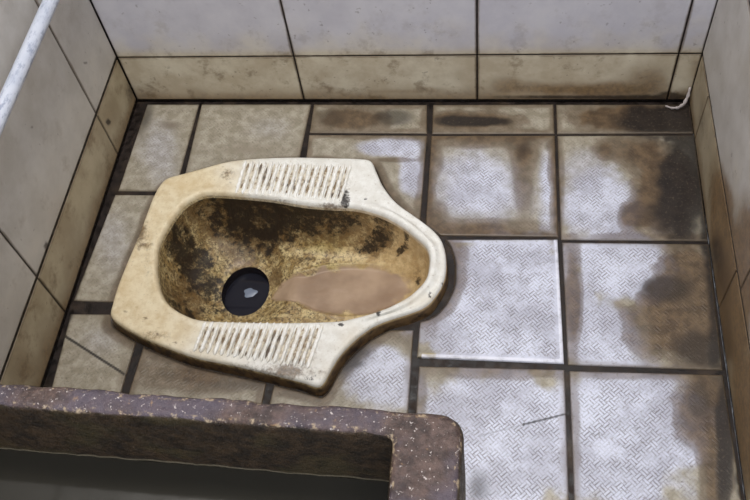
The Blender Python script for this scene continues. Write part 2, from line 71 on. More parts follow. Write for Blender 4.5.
# ------------------------------------------------------------------ node helpers
class NT:
    def __init__(s, name, rough=.5):
        s.m = bpy.data.materials.new(name); s.m.use_nodes = True; s.t = s.m.node_tree
        s.b = s.t.nodes['Principled BSDF']; s.b.inputs['Roughness'].default_value = rough
    def n(s, t, **k):
        x = s.t.nodes.new(t)
        for a, b in k.items(): setattr(x, a, b)
        return x
    def l(s, a, b): s.t.links.new(a, b)
    def put(s, sock, v):
        if hasattr(v, 'node'): s.l(v, sock)
        elif v is not None: sock.default_value = v
    def math(s, op, a, b=None, clamp=False):
        x = s.n('ShaderNodeMath', operation=op, use_clamp=clamp); s.put(x.inputs[0], a); s.put(x.inputs[1], b); return x.outputs[0]
    def mix(s, f, a, b):
        x = s.n('ShaderNodeMix', data_type='RGBA'); s.put(x.inputs[0], f)
        s.put(x.inputs[6], a if hasattr(a, 'node') else (*a, 1)); s.put(x.inputs[7], b if hasattr(b, 'node') else (*b, 1)); return x.outputs[2]
    def ramp(s, v, lo, hi, a=0., b=1.):
        x = s.n('ShaderNodeMapRange', interpolation_type='SMOOTHSTEP'); s.put(x.inputs[0], v)
        x.inputs[1].default_value = lo; x.inputs[2].default_value = hi; x.inputs[3].default_value = a; x.inputs[4].default_value = b; return x.outputs[0]
    def noise(s, scale, detail=4, rough=.55, vec=None, dist=0):
        x = s.n('ShaderNodeTexNoise'); x.inputs['Scale'].default_value = scale; x.inputs['Detail'].default_value = detail
        x.inputs['Roughness'].default_value = rough; x.inputs['Distortion'].default_value = dist
        s.l(vec if vec is not None else s.obj(), x.inputs['Vector']); return x.outputs['Fac']
    def obj(s):
        if not hasattr(s, '_o'): s._o = s.n('ShaderNodeTexCoord').outputs['Object']
        return s._o
    def wear(s):
        a = s.n('ShaderNodeAttribute', attribute_name='wear'); x = s.n('ShaderNodeSeparateColor'); s.l(a.outputs['Color'], x.inputs[0])
        return x.outputs[0], x.outputs[1], x.outputs[2], a.outputs['Alpha']
    def edge(s): return s.n('ShaderNodeAttribute', attribute_name='edge').outputs['Fac']
    def bump(s, h, strength=.3, dist=.001, prev=None):
        x = s.n('ShaderNodeBump'); x.inputs['Strength'].default_value = strength; x.inputs['Distance'].default_value = dist
        s.l(h, x.inputs['Height'])
        if prev is not None: s.l(prev, x.inputs['Normal'])
        return x.outputs[0]
    def out(s, col=None, rough=None, nor=None, spec=None, metal=None):
        if col is not None: s.put(s.b.inputs['Base Color'], col if hasattr(col, 'node') else (*col, 1))
        if rough is not None: s.put(s.b.inputs['Roughness'], rough)
        if nor is not None: s.l(nor, s.b.inputs['Normal'])
        if spec is not None: s.b.inputs['Specular IOR Level'].default_value = spec
        if metal is not None: s.b.inputs['Metallic'].default_value = metal
        return s.m
def srgb(r, g, b):
    f = lambda c: (c/255/12.92) if c/255 <= .04045 else ((c/255+.055)/1.055)**2.4
    return (f(r), f(g), f(b))

# masks: attribute plus fine noise, so that borders of the dirt are crumbly
def rag(t, v, nz, amt=.5, lo=.15, hi=.75):
    d = t.math('MULTIPLY', t.math('SUBTRACT', nz, .5), amt)
    w = t.math('MULTIPLY', v, t.math('SUBTRACT', 1.0, v)); w = t.math('MULTIPLY', w, 4.0)
    return t.ramp(t.math('ADD', v, t.math('MULTIPLY', d, w)), lo, hi)

def floor_tile_mat():
    t = NT('floor_tile_glaze')
    b, d, c, y = t.wear(); e = t.edge()
    n1 = t.noise(60, 6, .6); n2 = t.noise(260, 4, .6); n3 = t.noise(14, 3, .5)
    # basket weave relief: alternating diagonal dashes
    mp = t.n('ShaderNodeMapping'); mp.inputs['Rotation'].default_value = (0, 0, math.radians(47)); t.l(t.obj(), mp.inputs[0])
    sx = t.n('ShaderNodeSeparateXYZ'); t.l(mp.outputs[0], sx.inputs[0])
    S = 1/.0088
    fu = t.math('MULTIPLY', sx.outputs[0], S); fv = t.math('MULTIPLY', sx.outputs[1], S)
    ck = t.math('MODULO', t.math('ABSOLUTE', t.math('ADD', t.math('FLOOR', fu), t.math('FLOOR', fv))), 2.0)
    def stripe(f): return t.ramp(t.math('COSINE', t.math('MULTIPLY', f, 2*math.pi*2)), .0, 1.)
    wv = t.n('ShaderNodeMix'); t.l(ck, wv.inputs[0]); t.l(stripe(fu), wv.inputs[2]); t.l(stripe(fv), wv.inputs[3]); w = wv.outputs[0]
    inner = t.ramp(e, .006, .011)
    w = t.math('MULTIPLY', w, inner)
    w = t.math('MULTIPLY', w, t.ramp(t.noise(38, 4, .6), .36, .6, .25, 1.))
    w = t.math('MULTIPLY', w, t.math('SUBTRACT', 1.0, t.math('MULTIPLY', b, .6))); w = t.math('MULTIPLY', w, t.math('SUBTRACT', 1.0, t.math('MULTIPLY', d, .8)))
    base = t.mix(t.ramp(n1, .35, .7), srgb(146, 138, 120), srgb(176, 168, 152))
    base = t.mix(t.math('MULTIPLY', y, .6), base, srgb(170, 155, 115))
    cm = rag(t, c, n1, .4, .0, 1.)
    clean_sheen = t.mix(t.ramp(t.math('ADD', t.math('MULTIPLY', n3, .6), t.math('MULTIPLY', n1, .4)), .38, .62), srgb(184, 185, 199), srgb(216, 219, 234))  # worn-clean glaze, with the bluish daylight sheen put into its colour
    col = t.mix(cm, base, clean_sheen)
    dirtw = t.math('MULTIPLY', w, t.math('ADD', t.math('MULTIPLY', cm, .58), .12))
    col = t.mix(dirtw, col, srgb(104, 94, 92))
    bm = t.math('MULTIPLY', rag(t, b, n1, .45, .0, 1.05), .92)
    col = t.mix(bm, col, t.mix(t.ramp(n1, .35, .65), srgb(70, 51, 33), srgb(100, 77, 50)))
    tide = t.math('MULTIPLY', t.ramp(t.math('ADD', b, t.math('MULTIPLY', t.math('SUBTRACT', n1, .5), .5)), .15, .38), t.ramp(t.math('ADD', b, t.math('MULTIPLY', t.math('SUBTRACT', n1, .5), .5)), .45, .75, 1., 0.))
    col = t.mix(t.math('MULTIPLY', tide, .35), col, srgb(84, 62, 38))
    dm = rag(t, d, n1, .6, .05, .9)
    col = t.mix(t.math('MULTIPLY', dm, .9), col, srgb(27, 23, 23))
    # grime creeping in from the joints
    eg = t.ramp(t.math('ADD', e, t.math('MULTIPLY', t.math('SUBTRACT', n1, .5), .006)), .0004, .0036, 1., 0.)
    col = t.mix(t.math('MULTIPLY', eg, .55), col, srgb(92, 78, 60))
    speck = t.ramp(t.noise(420, 2, .5), .69, .74)
    col = t.mix(t.math('MULTIPLY', speck, .5), col, srgb(70, 60, 48))
    col = t.mix(t.ramp(n2, .54, .7, 0, .45), col, srgb(96, 84, 70))
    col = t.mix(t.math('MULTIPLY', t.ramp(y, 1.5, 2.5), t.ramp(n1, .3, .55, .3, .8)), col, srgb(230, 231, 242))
    h = t.math('ADD', t.math('MULTIPLY', w, -1.0), t.math('MULTIPLY', n2, .5))
    nor = t.bump(h, .5, .0008)
    ro = t.math('ADD', .26, t.math('MULTIPLY', n1, .3))
    return t.out(col, ro, nor, .5)

def wall_tile_mat(name, up, up2, low, low2):
    t = NT(name)
    b, d, c, y = t.wear(); e = t.edge()
    n1 = t.noise(22, 6, .6); n2 = t.noise(150, 4, .6)
    base = t.mix(t.ramp(n1, .3, .7), up, up2)
    base2 = t.mix(t.ramp(n1, .3, .7), low, low2)
    col = t.mix(t.ramp(t.math('ADD', y, t.math('MULTIPLY', t.math('SUBTRACT', n1, .5), .5)), .05, .95), base, base2)
    col = t.mix(t.math('MULTIPLY', c, .7), col, srgb(214, 208, 200))
    col = t.mix(t.math('MULTIPLY', rag(t, b, n1, .9, .1, .95), .85), col, t.mix(t.ramp(n2, .3, .7), srgb(92, 66, 36), srgb(128, 98, 58)))
    col = t.mix(t.math('MULTIPLY', rag(t, d, n2, .6), .9), col, srgb(38, 28, 24))
    eg = t.ramp(t.math('ADD', e, t.math('MULTIPLY', t.math('SUBTRACT', n1, .5), .005)), .0003, .0035, 1., 0.)
    col = t.mix(t.math('MULTIPLY', eg, .7), col, srgb(84, 66, 46))
    patch = t.ramp(t.noise(26, 7, .7), .52, .68)
    col = t.mix(t.math('MULTIPLY', patch, t.math('ADD', .12, t.math('MULTIPLY', y, .45))), col, srgb(104, 84, 58))
    speck = t.ramp(t.noise(110, 2, .5), .70, .74)
    col = t.mix(t.math('MULTIPLY', speck, .4), col, srgb(90, 80, 74))
    return t.out(col, t.math('ADD', .3, t.math('MULTIPLY', n1, .3)), t.bump(n2, .15, .0006), .4)

def grout_mat():
    t = NT('black_grout')
    n1 = t.noise(90, 6, .65); n2 = t.noise(20, 3)
    col = t.mix(t.ramp(n1, .35, .7), srgb(18, 13, 11), srgb(44, 33, 27))
    col = t.mix(t.ramp(n2, .5, .7, 0, .5), col, srgb(74, 60, 46))
    return t.out(col, t.ramp(n1, .3, .7, .3, .8), t.bump(n1, .6, .001), .4)

def porcelain_mat():
    t = NT('stained_porcelain')
    b, d, c, y = t.wear(); e = t.edge()      # edge = height group: 0 rim .. 1 bowl, 2 outer side
    n1 = t.noise(70, 7, .65); n2 = t.noise(230, 4, .6); n3 = t.noise(16, 3)
    x = t.n('ShaderNodeSeparateXYZ'); t.l(t.obj(), x.inputs[0])
    leftish = t.ramp(t.math('ADD', x.outputs[0], t.math('MULTIPLY', t.math('SUBTRACT', n3, .5), .16)), -.36, -.20, 1., 0.)
    rim = t.mix(t.ramp(n1, .35, .7), srgb(222, 219, 210), srgb(238, 237, 231))
    riml = t.mix(t.ramp(n1, .3, .65), srgb(208, 188, 150), srgb(226, 212, 180))
    rim = t.mix(leftish, rim, riml)
    rim = t.mix(t.math('MULTIPLY', y, .65), rim, srgb(205, 178, 128))
    vein = t.ramp(n2, .60, .72)
    rim = t.mix(t.math('MULTIPLY', vein, .35), rim, srgb(140, 112, 76))
    bowl = t.mix(t.ramp(n1, .38, .62), srgb(158, 132, 84), srgb(212, 192, 142))
    bowl = t.mix(t.ramp(n2, .50, .64, 0, .8), bowl, srgb(92, 72, 44))
    mott = t.math('MULTIPLY', t.ramp(t.noise(190, 8, .8), .49, .60), t.ramp(x.outputs[0], -.22, -.05, .9, .12))
    bowl = t.mix(mott, bowl, srgb(62, 46, 28))
    bowl = t.mix(t.math('MULTIPLY', rag(t, y, n1, .6), .6), bowl, srgb(176, 160, 88))
    pink = t.mix(t.ramp(n3, .3, .7), srgb(146, 121, 98), srgb(178, 153, 128))
    rightish = t.ramp(x.outputs[0], -.17, -.02)
    cream = t.mix(t.ramp(n1, .3, .7), srgb(196, 164, 116), srgb(218, 192, 146))
    bowl = t.mix(t.math('MULTIPLY', rightish, .75), bowl, cream)
    bowl = t.mix(rag(t, c, n1, .35, .1, .7), bowl, pink)
    inb = t.ramp(e, .35, .75)
    col = t.mix(inb, rim, bowl)
    out0 = t.ramp(e, .3, .5, 1., 0.)
    col = t.mix(t.math('MULTIPLY', rag(t, t.math('MULTIPLY', b, t.math('ADD', .8, t.math('MULTIPLY', out0, .2))), t.math('ADD', t.math('MULTIPLY', t.noise(60, 8, .75), .5), t.math('MULTIPLY', t.noise(150, 8, .8), .5)), 4.0, .2, .9), .8), col, t.mix(t.ramp(n2, .35, .65), srgb(74, 52, 28), srgb(112, 84, 48)))
    col = t.mix(t.math('MULTIPLY', rag(t, t.math('MULTIPLY', d, t.math('ADD', .80, t.math('MULTIPLY', out0, .20))), t.math('ADD', t.math('MULTIPLY', t.noise(48, 8, .75), .65), t.math('MULTIPLY', t.noise(170, 8, .8), .35)), 6.0, .2, .8), .93), col, srgb(30, 22, 18))
    out = t.ramp(e, 1.4, 1.8)
    col = t.mix(out, col, t.mix(t.ramp(n1, .35, .6), srgb(48, 34, 24), srgb(120, 94, 62)))
    h = t.math('ADD', n1, t.math('MULTIPLY', n2, .4))
    nor = t.bump(h, .35, .0012)
    return t.out(col, t.math('ADD', .28, t.math('MULTIPLY', n1, .35)), nor, .5)

def rib_mat():
    t = NT('rib_porcelain'); n = t.noise(160, 5, .6); n2 = t.noise(45, 3)
    col = t.mix(t.ramp(n, .35, .6), srgb(230, 225, 212), srgb(246, 245, 240))
    col = t.mix(t.ramp(n2, .60, .74, 0, .5), col, srgb(150, 124, 90))
    return t.out(col, .35, t.bump(n, .3, .0006))
def rib_bed_mat():
    t = NT('rib_bed_grime'); n = t.noise(90, 5, .65); n2 = t.noise(30, 3)
    col = t.mix(t.ramp(n, .38, .62), srgb(128, 108, 80), srgb(214, 204, 184))
    col = t.mix(t.ramp(n2, .50, .66, 0, .85), col, srgb(64, 48, 34))
    return t.out(col, .5, t.bump(n, .3, .0006))

def water_mat(name, col, rough=.04):
    t = NT(name); n = t.noise(9, 2)
    return t.out(t.mix(n, col, tuple(c*1.3 for c in col)), rough, t.bump(n, .1, .001), .35)

def tank_mat():
    t = NT('weathered_red_concrete')
    n1 = t.noise(60, 7, .7); n2 = t.noise(190, 5, .7); n3 = t.noise(13, 4, .6)
    x = t.n('ShaderNodeSeparateXYZ'); t.l(t.obj(), x.inputs[0])
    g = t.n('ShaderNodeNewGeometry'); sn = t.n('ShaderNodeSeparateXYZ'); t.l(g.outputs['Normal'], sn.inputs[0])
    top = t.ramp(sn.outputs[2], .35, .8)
    a = t.mix(t.ramp(n1, .35, .68), srgb(52, 39, 36), srgb(98, 79, 72))
    a = t.mix(t.ramp(n3, .42, .62, 0, .75), a, srgb(82, 74, 86))
    a = t.mix(t.ramp(n2, .6, .72, 0, .7), a, srgb(64, 50, 44))
    a = t.mix(t.ramp(t.noise(230, 3, .75), .61, .68, 0, .8), a, srgb(205, 195, 190))
    a = t.mix(t.ramp(t.noise(75, 4, .6), .64, .72, 0, .6), a, srgb(165, 132, 92))
    chip = t.math('MULTIPLY', t.ramp(sn.outputs[2], .25, .6), t.ramp(sn.outputs[2], .93, .995, 1., 0.))
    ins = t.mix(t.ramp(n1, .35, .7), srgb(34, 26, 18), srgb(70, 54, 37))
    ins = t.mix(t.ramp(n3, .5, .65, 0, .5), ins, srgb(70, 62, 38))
    z = x.outputs[2]
    line = t.math('MULTIPLY', t.ramp(z, -.0042+WL, -.0035+WL), t.ramp(z, WL+.002, WL+.004, 1., 0.))
    ins = t.mix(t.math('MULTIPLY', line, .8), ins, srgb(132, 122, 102))
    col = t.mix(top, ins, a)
    col = t.mix(t.math('MULTIPLY', chip, t.ramp(t.noise(130, 5, .7), .52, .66, 0, .8)), col, srgb(176, 156, 128))
    return t.out(col, t.ramp(n2, .3, .7, .3, .75), t.bump(t.math('ADD', n1, n2), .9, .002), .5)

def pipe_mat():
    t = NT('galvanised_white_pipe')
    mp = t.n('ShaderNodeMapping'); mp.inputs['Scale'].default_value = (1, .35, 1); t.l(t.obj(), mp.inputs[0])
    n1 = t.noise(160, 5, .7, mp.outputs[0]); n2 = t.noise(25, 3)
    col = t.mix(t.ramp(n1, .48, .62), srgb(196, 201, 212), srgb(150, 157, 176))
    col = t.mix(t.ramp(n2, .5, .7, 0, .6), col, srgb(176, 183, 198))
    return t.out(col, .35, t.bump(n1, .2, .0006))
def flat(name, c, r=.5):
    t = NT(name); n = t.noise(40, 4); return t.out(t.mix(n, tuple(v*.8 for v in c), tuple(v*1.15 for v in c)), r)

# ------------------------------------------------------------------ pan curves
def spline(pts, m=16):
    P = np.array(pts); n = len(P); o = []
    for i in range(n):
        a, b, c, d = P[i-1], P[i], P[(i+1) % n], P[(i+2) % n]
        for k in range(m):
            t = k/m
            o.append(.5*((2*b)+(-a+c)*t+(2*a-5*b+4*c-d)*t*t+(-a+3*b-3*c+d)*t**3))
    return np.array(o)
def polar(curve, cen, n):
    d = curve-cen; th = np.unwrap(np.arctan2(d[:, 1], d[:, 0]))
    if th[-1] < th[0]: curve = curve[::-1]; d = curve-cen
    th = np.arctan2(d[:, 1], d[:, 0]); k = np.argsort(th); th = th[k]; r = np.hypot(d[k, 0], d[k, 1])
    a = np.linspace(-math.pi, math.pi, n, endpoint=False)
    rr = np.interp(a, np.concatenate([th-2*math.pi, th, th+2*math.pi]), np.concatenate([r, r, r]))
    return np.stack([cen[0]+rr*np.cos(a), cen[1]+rr*np.sin(a)], 1)
NP = 400
PC = np.array([-.205, -.268])
OUT = polar(spline(D['outer']), PC, NP); INN = polar(spline(D['inner']), PC, NP)
_d = INN-PC; INN = INN+_d/np.linalg.norm(_d, axis=1)[:, None]*(.0018+.0060*np.clip(_d[:, 1]/.07, 0, 1))[:, None]
def pan_r(x, y):          # >0 outside the pan: distance to the outer outline, radially
    dx, dy = x-PC[0], y-PC[1]; a = np.arctan2(dy, dx); r = np.hypot(dx, dy)
    aa = np.linspace(-math.pi, math.pi, NP, endpoint=False); ro = np.hypot(OUT[:, 0]-PC[0], OUT[:, 1]-PC[1])
    return r-np.interp(a, np.concatenate([aa, [math.pi]]), np.concatenate([ro, ro[:1]]))

# ------------------------------------------------------------------ tiled surfaces
class Surf:
    def __init__(s): s.V = []; s.F = []; s.S = []; s.E = []; s.M = []; s.n = 0
    def add(s, V, F, S, E, m):
        s.V.append(V); s.F += [tuple(i+s.n for i in f) for f in F]; s.S.append(S); s.E.append(E); s.M += [m]*len(F); s.n += len(V)
    def build(s, name, mats, smooth=True):
        return from_arrays(name, np.concatenate(s.V), s.F, mats, None, np.concatenate(s.S), np.concatenate(s.E), s.M, smooth)
def grid_faces(nu, nv): return [(j*nu+i, j*nu+i+1, (j+1)*nu+i+1, (j+1)*nu+i) for j in range(nv-1) for i in range(nu-1)]
def tile(sf, q, to3, wearf, h=.004, step=.004, cut=False, lift=0., dome=0., flip=False, bev=.0022):
    """one glazed tile with pillowed edges; q = BL, BR, TR, TL in plane coordinates"""
    q = np.array(q, float); lu = (np.linalg.norm(q[1]-q[0])+np.linalg.norm(q[2]-q[3]))/2; lv = (np.linalg.norm(q[3]-q[0])+np.linalg.norm(q[2]-q[1]))/2
    def ax(L):
        e = [0, 0, .0006, .0014, bev, .004, .007]; m = max(2, int((L-.014)/step)); mid = list(np.linspace(.007, L-.007, m+1))[1:-1]
        return np.array(e+mid+[L-a for a in e[::-1]])/L
    U, W = ax(lu), ax(lv); nu, nv = len(U), len(W)
    u, v = np.meshgrid(U, W); u = u.ravel(); v = v.ravel()
    P = ((1-u)*(1-v))[:, None]*q[0]+(u*(1-v))[:, None]*q[1]+(u*v)[:, None]*q[2]+((1-u)*v)[:, None]*q[3]
    e = np.minimum(np.minimum(u, 1-u)*lu, np.minimum(v, 1-v)*lv)
    z = -.0016*(1-np.sqrt(np.clip(1-(1-np.clip(e/bev, 0, 1))**2, 0, 1)))+lift
    I, J = np.meshgrid(np.arange(nu), np.arange(nv)); border = ((I == 0) | (I == nu-1) | (J == 0) | (J == nv-1)).ravel()
    z = np.where(border, -h, z)
    F = grid_faces(nu, nv)
    if cut:
        pr = pan_r(P[:, 0], P[:, 1]); gap = PG(P[:, 0])
        e = np.minimum(e, np.clip(pr-gap, 0, 1)+.0001)
        z = np.where(border, z, np.minimum(z, -.0016*(1-np.sqrt(np.clip(1-(1-np.clip((pr-gap)/bev, 0, 1))**2, 0, 1)))+lift))
        z = np.where(pr < gap, -h-.0005, z)
        F = [f for f in F if min(pr[list(f)]) > -.012]
    V = to3(P[:, 0], P[:, 1], z)
    if flip: F = [f[::-1] for f in F]
    sf.add(V, F, wearf(P[:, 0], P[:, 1], e), e, 0)
def PG(x): return .004+.008*sst(-.02, .03, x)

def seg(x, y, a, b, w):      # painted-in crack
    a = np.array(a); b = np.array(b); d = b-a; L = d@d
    t = np.clip(((x-a[0])*d[0]+(y-a[1])*d[1])/L, 0, 1); r = np.hypot(x-a[0]-t*d[0], y-a[1]-t*d[1]); return 1-sst(w*.4, w, r)

FT = floor_tile_mat(); GR = grout_mat()
WM = wall_tile_mat('back_wall_glaze', srgb(186, 183, 190), srgb(198, 195, 200), srgb(178, 164, 140), srgb(204, 194, 172))
WMS = wall_tile_mat('side_wall_glaze', srgb(180, 175, 168), srgb(196, 192, 187), srgb(156, 142, 116), srgb(182, 170, 144))

# floor
sf = Surf()
for k, (q, st) in enumerate(D['tiles']):
    front = q[2][1] < -.6
    def wearf(x, y, e, st=st, k=k, q=q):
        s = stains(x, y, D['fb'], seed=5)
        n = fbm(x*40, y*40, 31)
        if not st['w']: s[:, 2] *= .75
        # joint grime that spreads a few millimetres into worn tiles
        g = st['e']*(1-sst(.002, .016, e+(n-.5)*.012))
        s[:, 0] = 1-(1-s[:, 0])*(1-np.clip(g*.6, 0, 1))
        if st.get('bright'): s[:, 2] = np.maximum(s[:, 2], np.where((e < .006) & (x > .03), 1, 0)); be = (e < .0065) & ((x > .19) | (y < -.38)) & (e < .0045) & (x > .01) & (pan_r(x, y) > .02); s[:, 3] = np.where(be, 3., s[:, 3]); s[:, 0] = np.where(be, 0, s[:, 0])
        pr = pan_r(x, y); s[:, 1] = np.maximum(s[:, 1], 1-sst(PG(x)-.001, PG(x)+.004+.006*n, pr))
        s[:, 0] = np.maximum(s[:, 0], .8*(1-sst(PG(x)+.004, PG(x)+.02+.01*n, pr)))
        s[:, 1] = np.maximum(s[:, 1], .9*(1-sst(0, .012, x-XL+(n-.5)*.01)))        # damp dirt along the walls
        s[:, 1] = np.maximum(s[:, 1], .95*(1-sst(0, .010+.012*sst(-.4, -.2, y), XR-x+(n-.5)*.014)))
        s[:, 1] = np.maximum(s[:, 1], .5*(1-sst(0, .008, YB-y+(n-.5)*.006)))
        s[:, 1] = np.maximum(s[:, 1], seg(x, y, (-.503, -.386), (-.395, -.443), .0026))
        s[:, 1] = np.maximum(s[:, 1], .8*seg(x, y, (.147, -.486), (.203, -.468), .0022)+.35*seg(x, y, (.09, -.505), (.147, -.486), .002))
        return s
    tile(sf, q, lambda x, y, z: np.stack([x, y, z], 1), wearf, step=.0021 if not front else .012, cut=not front, lift=st.get('lift', 0.)+((k*7) % 5-2)*.0002)
# grout bed with the opening for the pan
ys = np.arange(YF, YB+.02, .006); xs = np.arange(XL-.004, XR+.006, .006)
gx, gy = np.meshgrid(xs, ys); gx = gx.ravel(); gy = gy.ravel()
pr = pan_r(gx, gy); F = [f for f in grid_faces(len(xs), len(ys)) if min(pr[list(f)]) > -.014]
sf.add(np.stack([gx, gy, -.0026+.0009*fbm(gx*80, gy*80, 3)], 1), F, np.zeros((len(gx), 4)), np.zeros(len(gx)), 1)
structure(sf.build('floor', [FT, GR]))

# walls
def wall(name, axis, val, cols, rows, a0, a1, blobs, mat, sgn, tanf, cols2=None):
    sf = Surf()
    def to3(a, z, h):
        o = np.full(len(a), 1.0)*val+sgn*h
        return np.stack([a, o, z], 1) if axis == 'y' else np.stack([o, a, z], 1)
    def wearf(a, z, e):
        s = stains(a, z, blobs, seed=2, freq=20)
        n = fbm(a*30, z*30, 8)
        s[:, 3] = np.clip(s[:, 3]+tanf(a, z, n), 0, 1)
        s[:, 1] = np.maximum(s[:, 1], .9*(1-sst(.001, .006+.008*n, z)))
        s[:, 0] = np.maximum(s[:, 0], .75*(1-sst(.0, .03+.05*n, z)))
        return s
    g = .0010; gz = .0011 if axis == 'y' else .0030
    for i in range(len(rows)-1):
        cc = cols if i == 0 or cols2 is None else cols2
        for j in range(len(cc)-1):
            x0, x1, z0, z1 = cc[j]+g, cc[j+1]-g, rows[i]+gz, rows[i+1]-gz
            fine = z0 < .35
            tile(sf, [[x0, z0], [x1, z0], [x1, z1], [x0, z1]], to3, wearf, h=.002, step=.006 if fine else .04, bev=.0016, flip=(axis == 'x') == (sgn > 0))
    t = .08
    c = [(a0, -.02), (a1, -.02), (a1, ZT), (a0, ZT)]
    V = [to3(np.array([a]), np.array([z]), h)[0] for h in (-.0013, -t) for a, z in c]
    F = [(0, 1, 2, 3), (7, 6, 5, 4), (0, 4, 5, 1), (1, 5, 6, 2), (2, 6, 7, 3), (3, 7, 4, 0)]
    if (axis == 'x') == (sgn > 0): pass
    sf.add(np.array(V), F, np.zeros((8, 4)), np.zeros(8), 1)
    return structure(sf.build(name, [mat, GR]))
rows = [.004, .1027]+[.1027+.2*k for k in range(1, 11)]
rows = [r for r in rows if r < ZT]+[ZT]
bt = lambda a, z, n: 1.0*(1-sst(.085, .125, z))*.85*np.where(z < .1027, 1, 1)+.45*(1-sst(.10, .2, z+(n-.5)*.08))
wall('wall_back', 'y', YB, [XL, -.2155, .0725, .371, XR+.001], rows, XL-.09, XR+.09, D['wbB'], WM, -1, bt)
lt = lambda a, z, n: np.where(z < .1027, .9, 0)+.25*(1-sst(.1, .3, z+(n-.5)*.1))
wall('wall_left', 'x', XL, [YF, -1.25, -.95, -.65, -.351, -.054, YB], rows, YF, YB+.001, D['wbL'], WMS, 1, lt)
rt = lambda a, z, n: np.where(z < .105, .8, 0)+.5*(1-sst(.1, .25, z+(n-.5)*.1))*(1-sst(-.25, -.05, a))
wall('wall_right', 'x', XR, [YF, -1.22, -.92, -.62, -.31, -.014, YB], rows, YF, YB+.001, D['wbR'], WMS, -1, rt, [YF, -1.24, -.94, -.64, -.34, YB])

# ------------------------------------------------------------------ squat pan
PM = porcelain_mat()
def empty(name, loc):
    o = bpy.data.objects.new(name, None); C.objects.link(o); o.location = loc; o.empty_display_size = .05; return o
pan = empty('squat_toilet', (0, 0, 0))
setp(pan, label='stained cream porcelain squat toilet pan set into the tiled floor', category='toilet')
ang = np.linspace(-math.pi, math.pi, NP, endpoint=False)
rad = np.stack([np.cos(ang), np.sin(ang)], 1)
def normals(Cv):
    t = np.roll(Cv, -1, 0)-np.roll(Cv, 1, 0); n = np.stack([t[:, 1], -t[:, 0]], 1); return n/np.linalg.norm(n, axis=1)[:, None]
NO = normals(OUT); NI = normals(INN)
def ringmesh(rings, flip=False):
    V = np.concatenate(rings); n = NP; F = []
    for k in range(len(rings)-1):
        for i in range(n):
            j = (i+1) % n; f = (k*n+i, k*n+j, (k+1)*n+j, (k+1)*n+i); F.append(f[::-1] if flip else f)
    return V, F
ZR = .0255
wn = (fbm(OUT[:, 0]*40, OUT[:, 1]*40, 77)-.5)
rings = []; ew = []
def R3(P, z, e): rings.append(np.column_stack([P, np.full(NP, z) if np.isscalar(z) else z])); ew.append(np.full(NP, e) if np.isscalar(e) else e)
R3(OUT+NO*(.003+.003*wn[:, None]), -.006, 2.)
R3(OUT+NO*(.0025+.003*wn[:, None]), 0., 2.)
R3(OUT+NO*(.0015+.002*wn[:, None]), .010, 2.)
R3(OUT+NO*.0006, .017, 1.55)
R3(OUT, .0208, .2)
for d, z in ((.0008, .0228), (.002, .0243), (.004, .0252)): R3(OUT-NO*d, z, 0.)
A0 = OUT-NO*.007; B0 = INN+NI*.0075
rightw = sst(-.10, -.03, INN[:, 0])          # the toe end has a raised rounded lip
for k in range(15):
    t = k/14; P = A0*(1-t)+B0*t
    d = np.linalg.norm(P-INN, axis=1)
    ridge = .0035*np.exp(-((d-.009)/.0055)**2)*(.35+.65*rightw)
    step = -.0015*rightw*sst(.0, .5, 1-t)
    R3(P, ZR+ridge+step, 0.)
for d, z in ((.0055, .0004), (.0036, -.0004), (.0018, -.0022), (.0007, -.005), (0, -.0085), (-.0006, -.0125)):
    R3(INN+NI*d, ZR+.0028*(.35+.65*rightw)+z, .0 if z > -.003 else (.3 if z > -.006 else .6))
ribn = NI
V1, F1 = ringmesh(rings)
E1 = np.concatenate(ew)
rim = from_arrays('rim', V1, F1, [PM], pan, stains(V1[:, 0], V1[:, 1], D['rb'], seed=11, freq=45), E1)
# bowl
dcx, dcy, drx, dry = D['drain']
DR = np.stack([dcx+drx*np.cos(ang), dcy+dry*np.sin(ang)], 1)
base = INN+NI*(-.0006)
# rotate the drain ring so that vertices face their partners on the lip
da = np.arctan2(base[:, 1]-dcy, base[:, 0]-dcx); DR = np.stack([dcx+drx*np.cos(da), dcy+dry*np.sin(da)], 1)
# keep the spacing of the drain ring even enough
seg_in = base
def dist_in(P):
    dx = P[:, 0]-PC[0]; dy = P[:, 1]-PC[1]; a = np.arctan2(dy, dx); r = np.hypot(dx, dy)
    # true distance to the inner outline
    return np.min(np.hypot(P[:, None, 0]-INN[None, ::3, 0], P[:, None, 1]-INN[None, ::3, 1]), axis=1)
rings = []; ew = []
ZL = ZR+.0028*(.35+.65*rightw)-.0125
def bowl_z(P):
    d = dist_in(P)
    f = 1-(1-np.clip(d/.042, 0, 1))**3.2
    dd = np.hypot((P[:, 0]-dcx)/drx, (P[:, 1]-dcy)/dry)
    deep = -.055-.012*(1-sst(-.12, .03, P[:, 0]))
    sink = 1-sst(1., 2.3, dd)
    flatp = stains(P[:, 0], P[:, 1], [b for b in D['pb'] if b[0] == 2 and b[7] >= .9], wob=0)[:, 2]
    z = deep*f-.005*sst(.1, .6, flatp)+.0018*np.exp(-((flatp-.08)/.07)**2)*(P[:, 0] > -.24)
    lim = -.092
    return z*(1-sink)+(lim)*sink*np.clip(.35+.65*f, 0, 1)+z*sink*(1-np.clip(.35+.65*f, 0, 1))
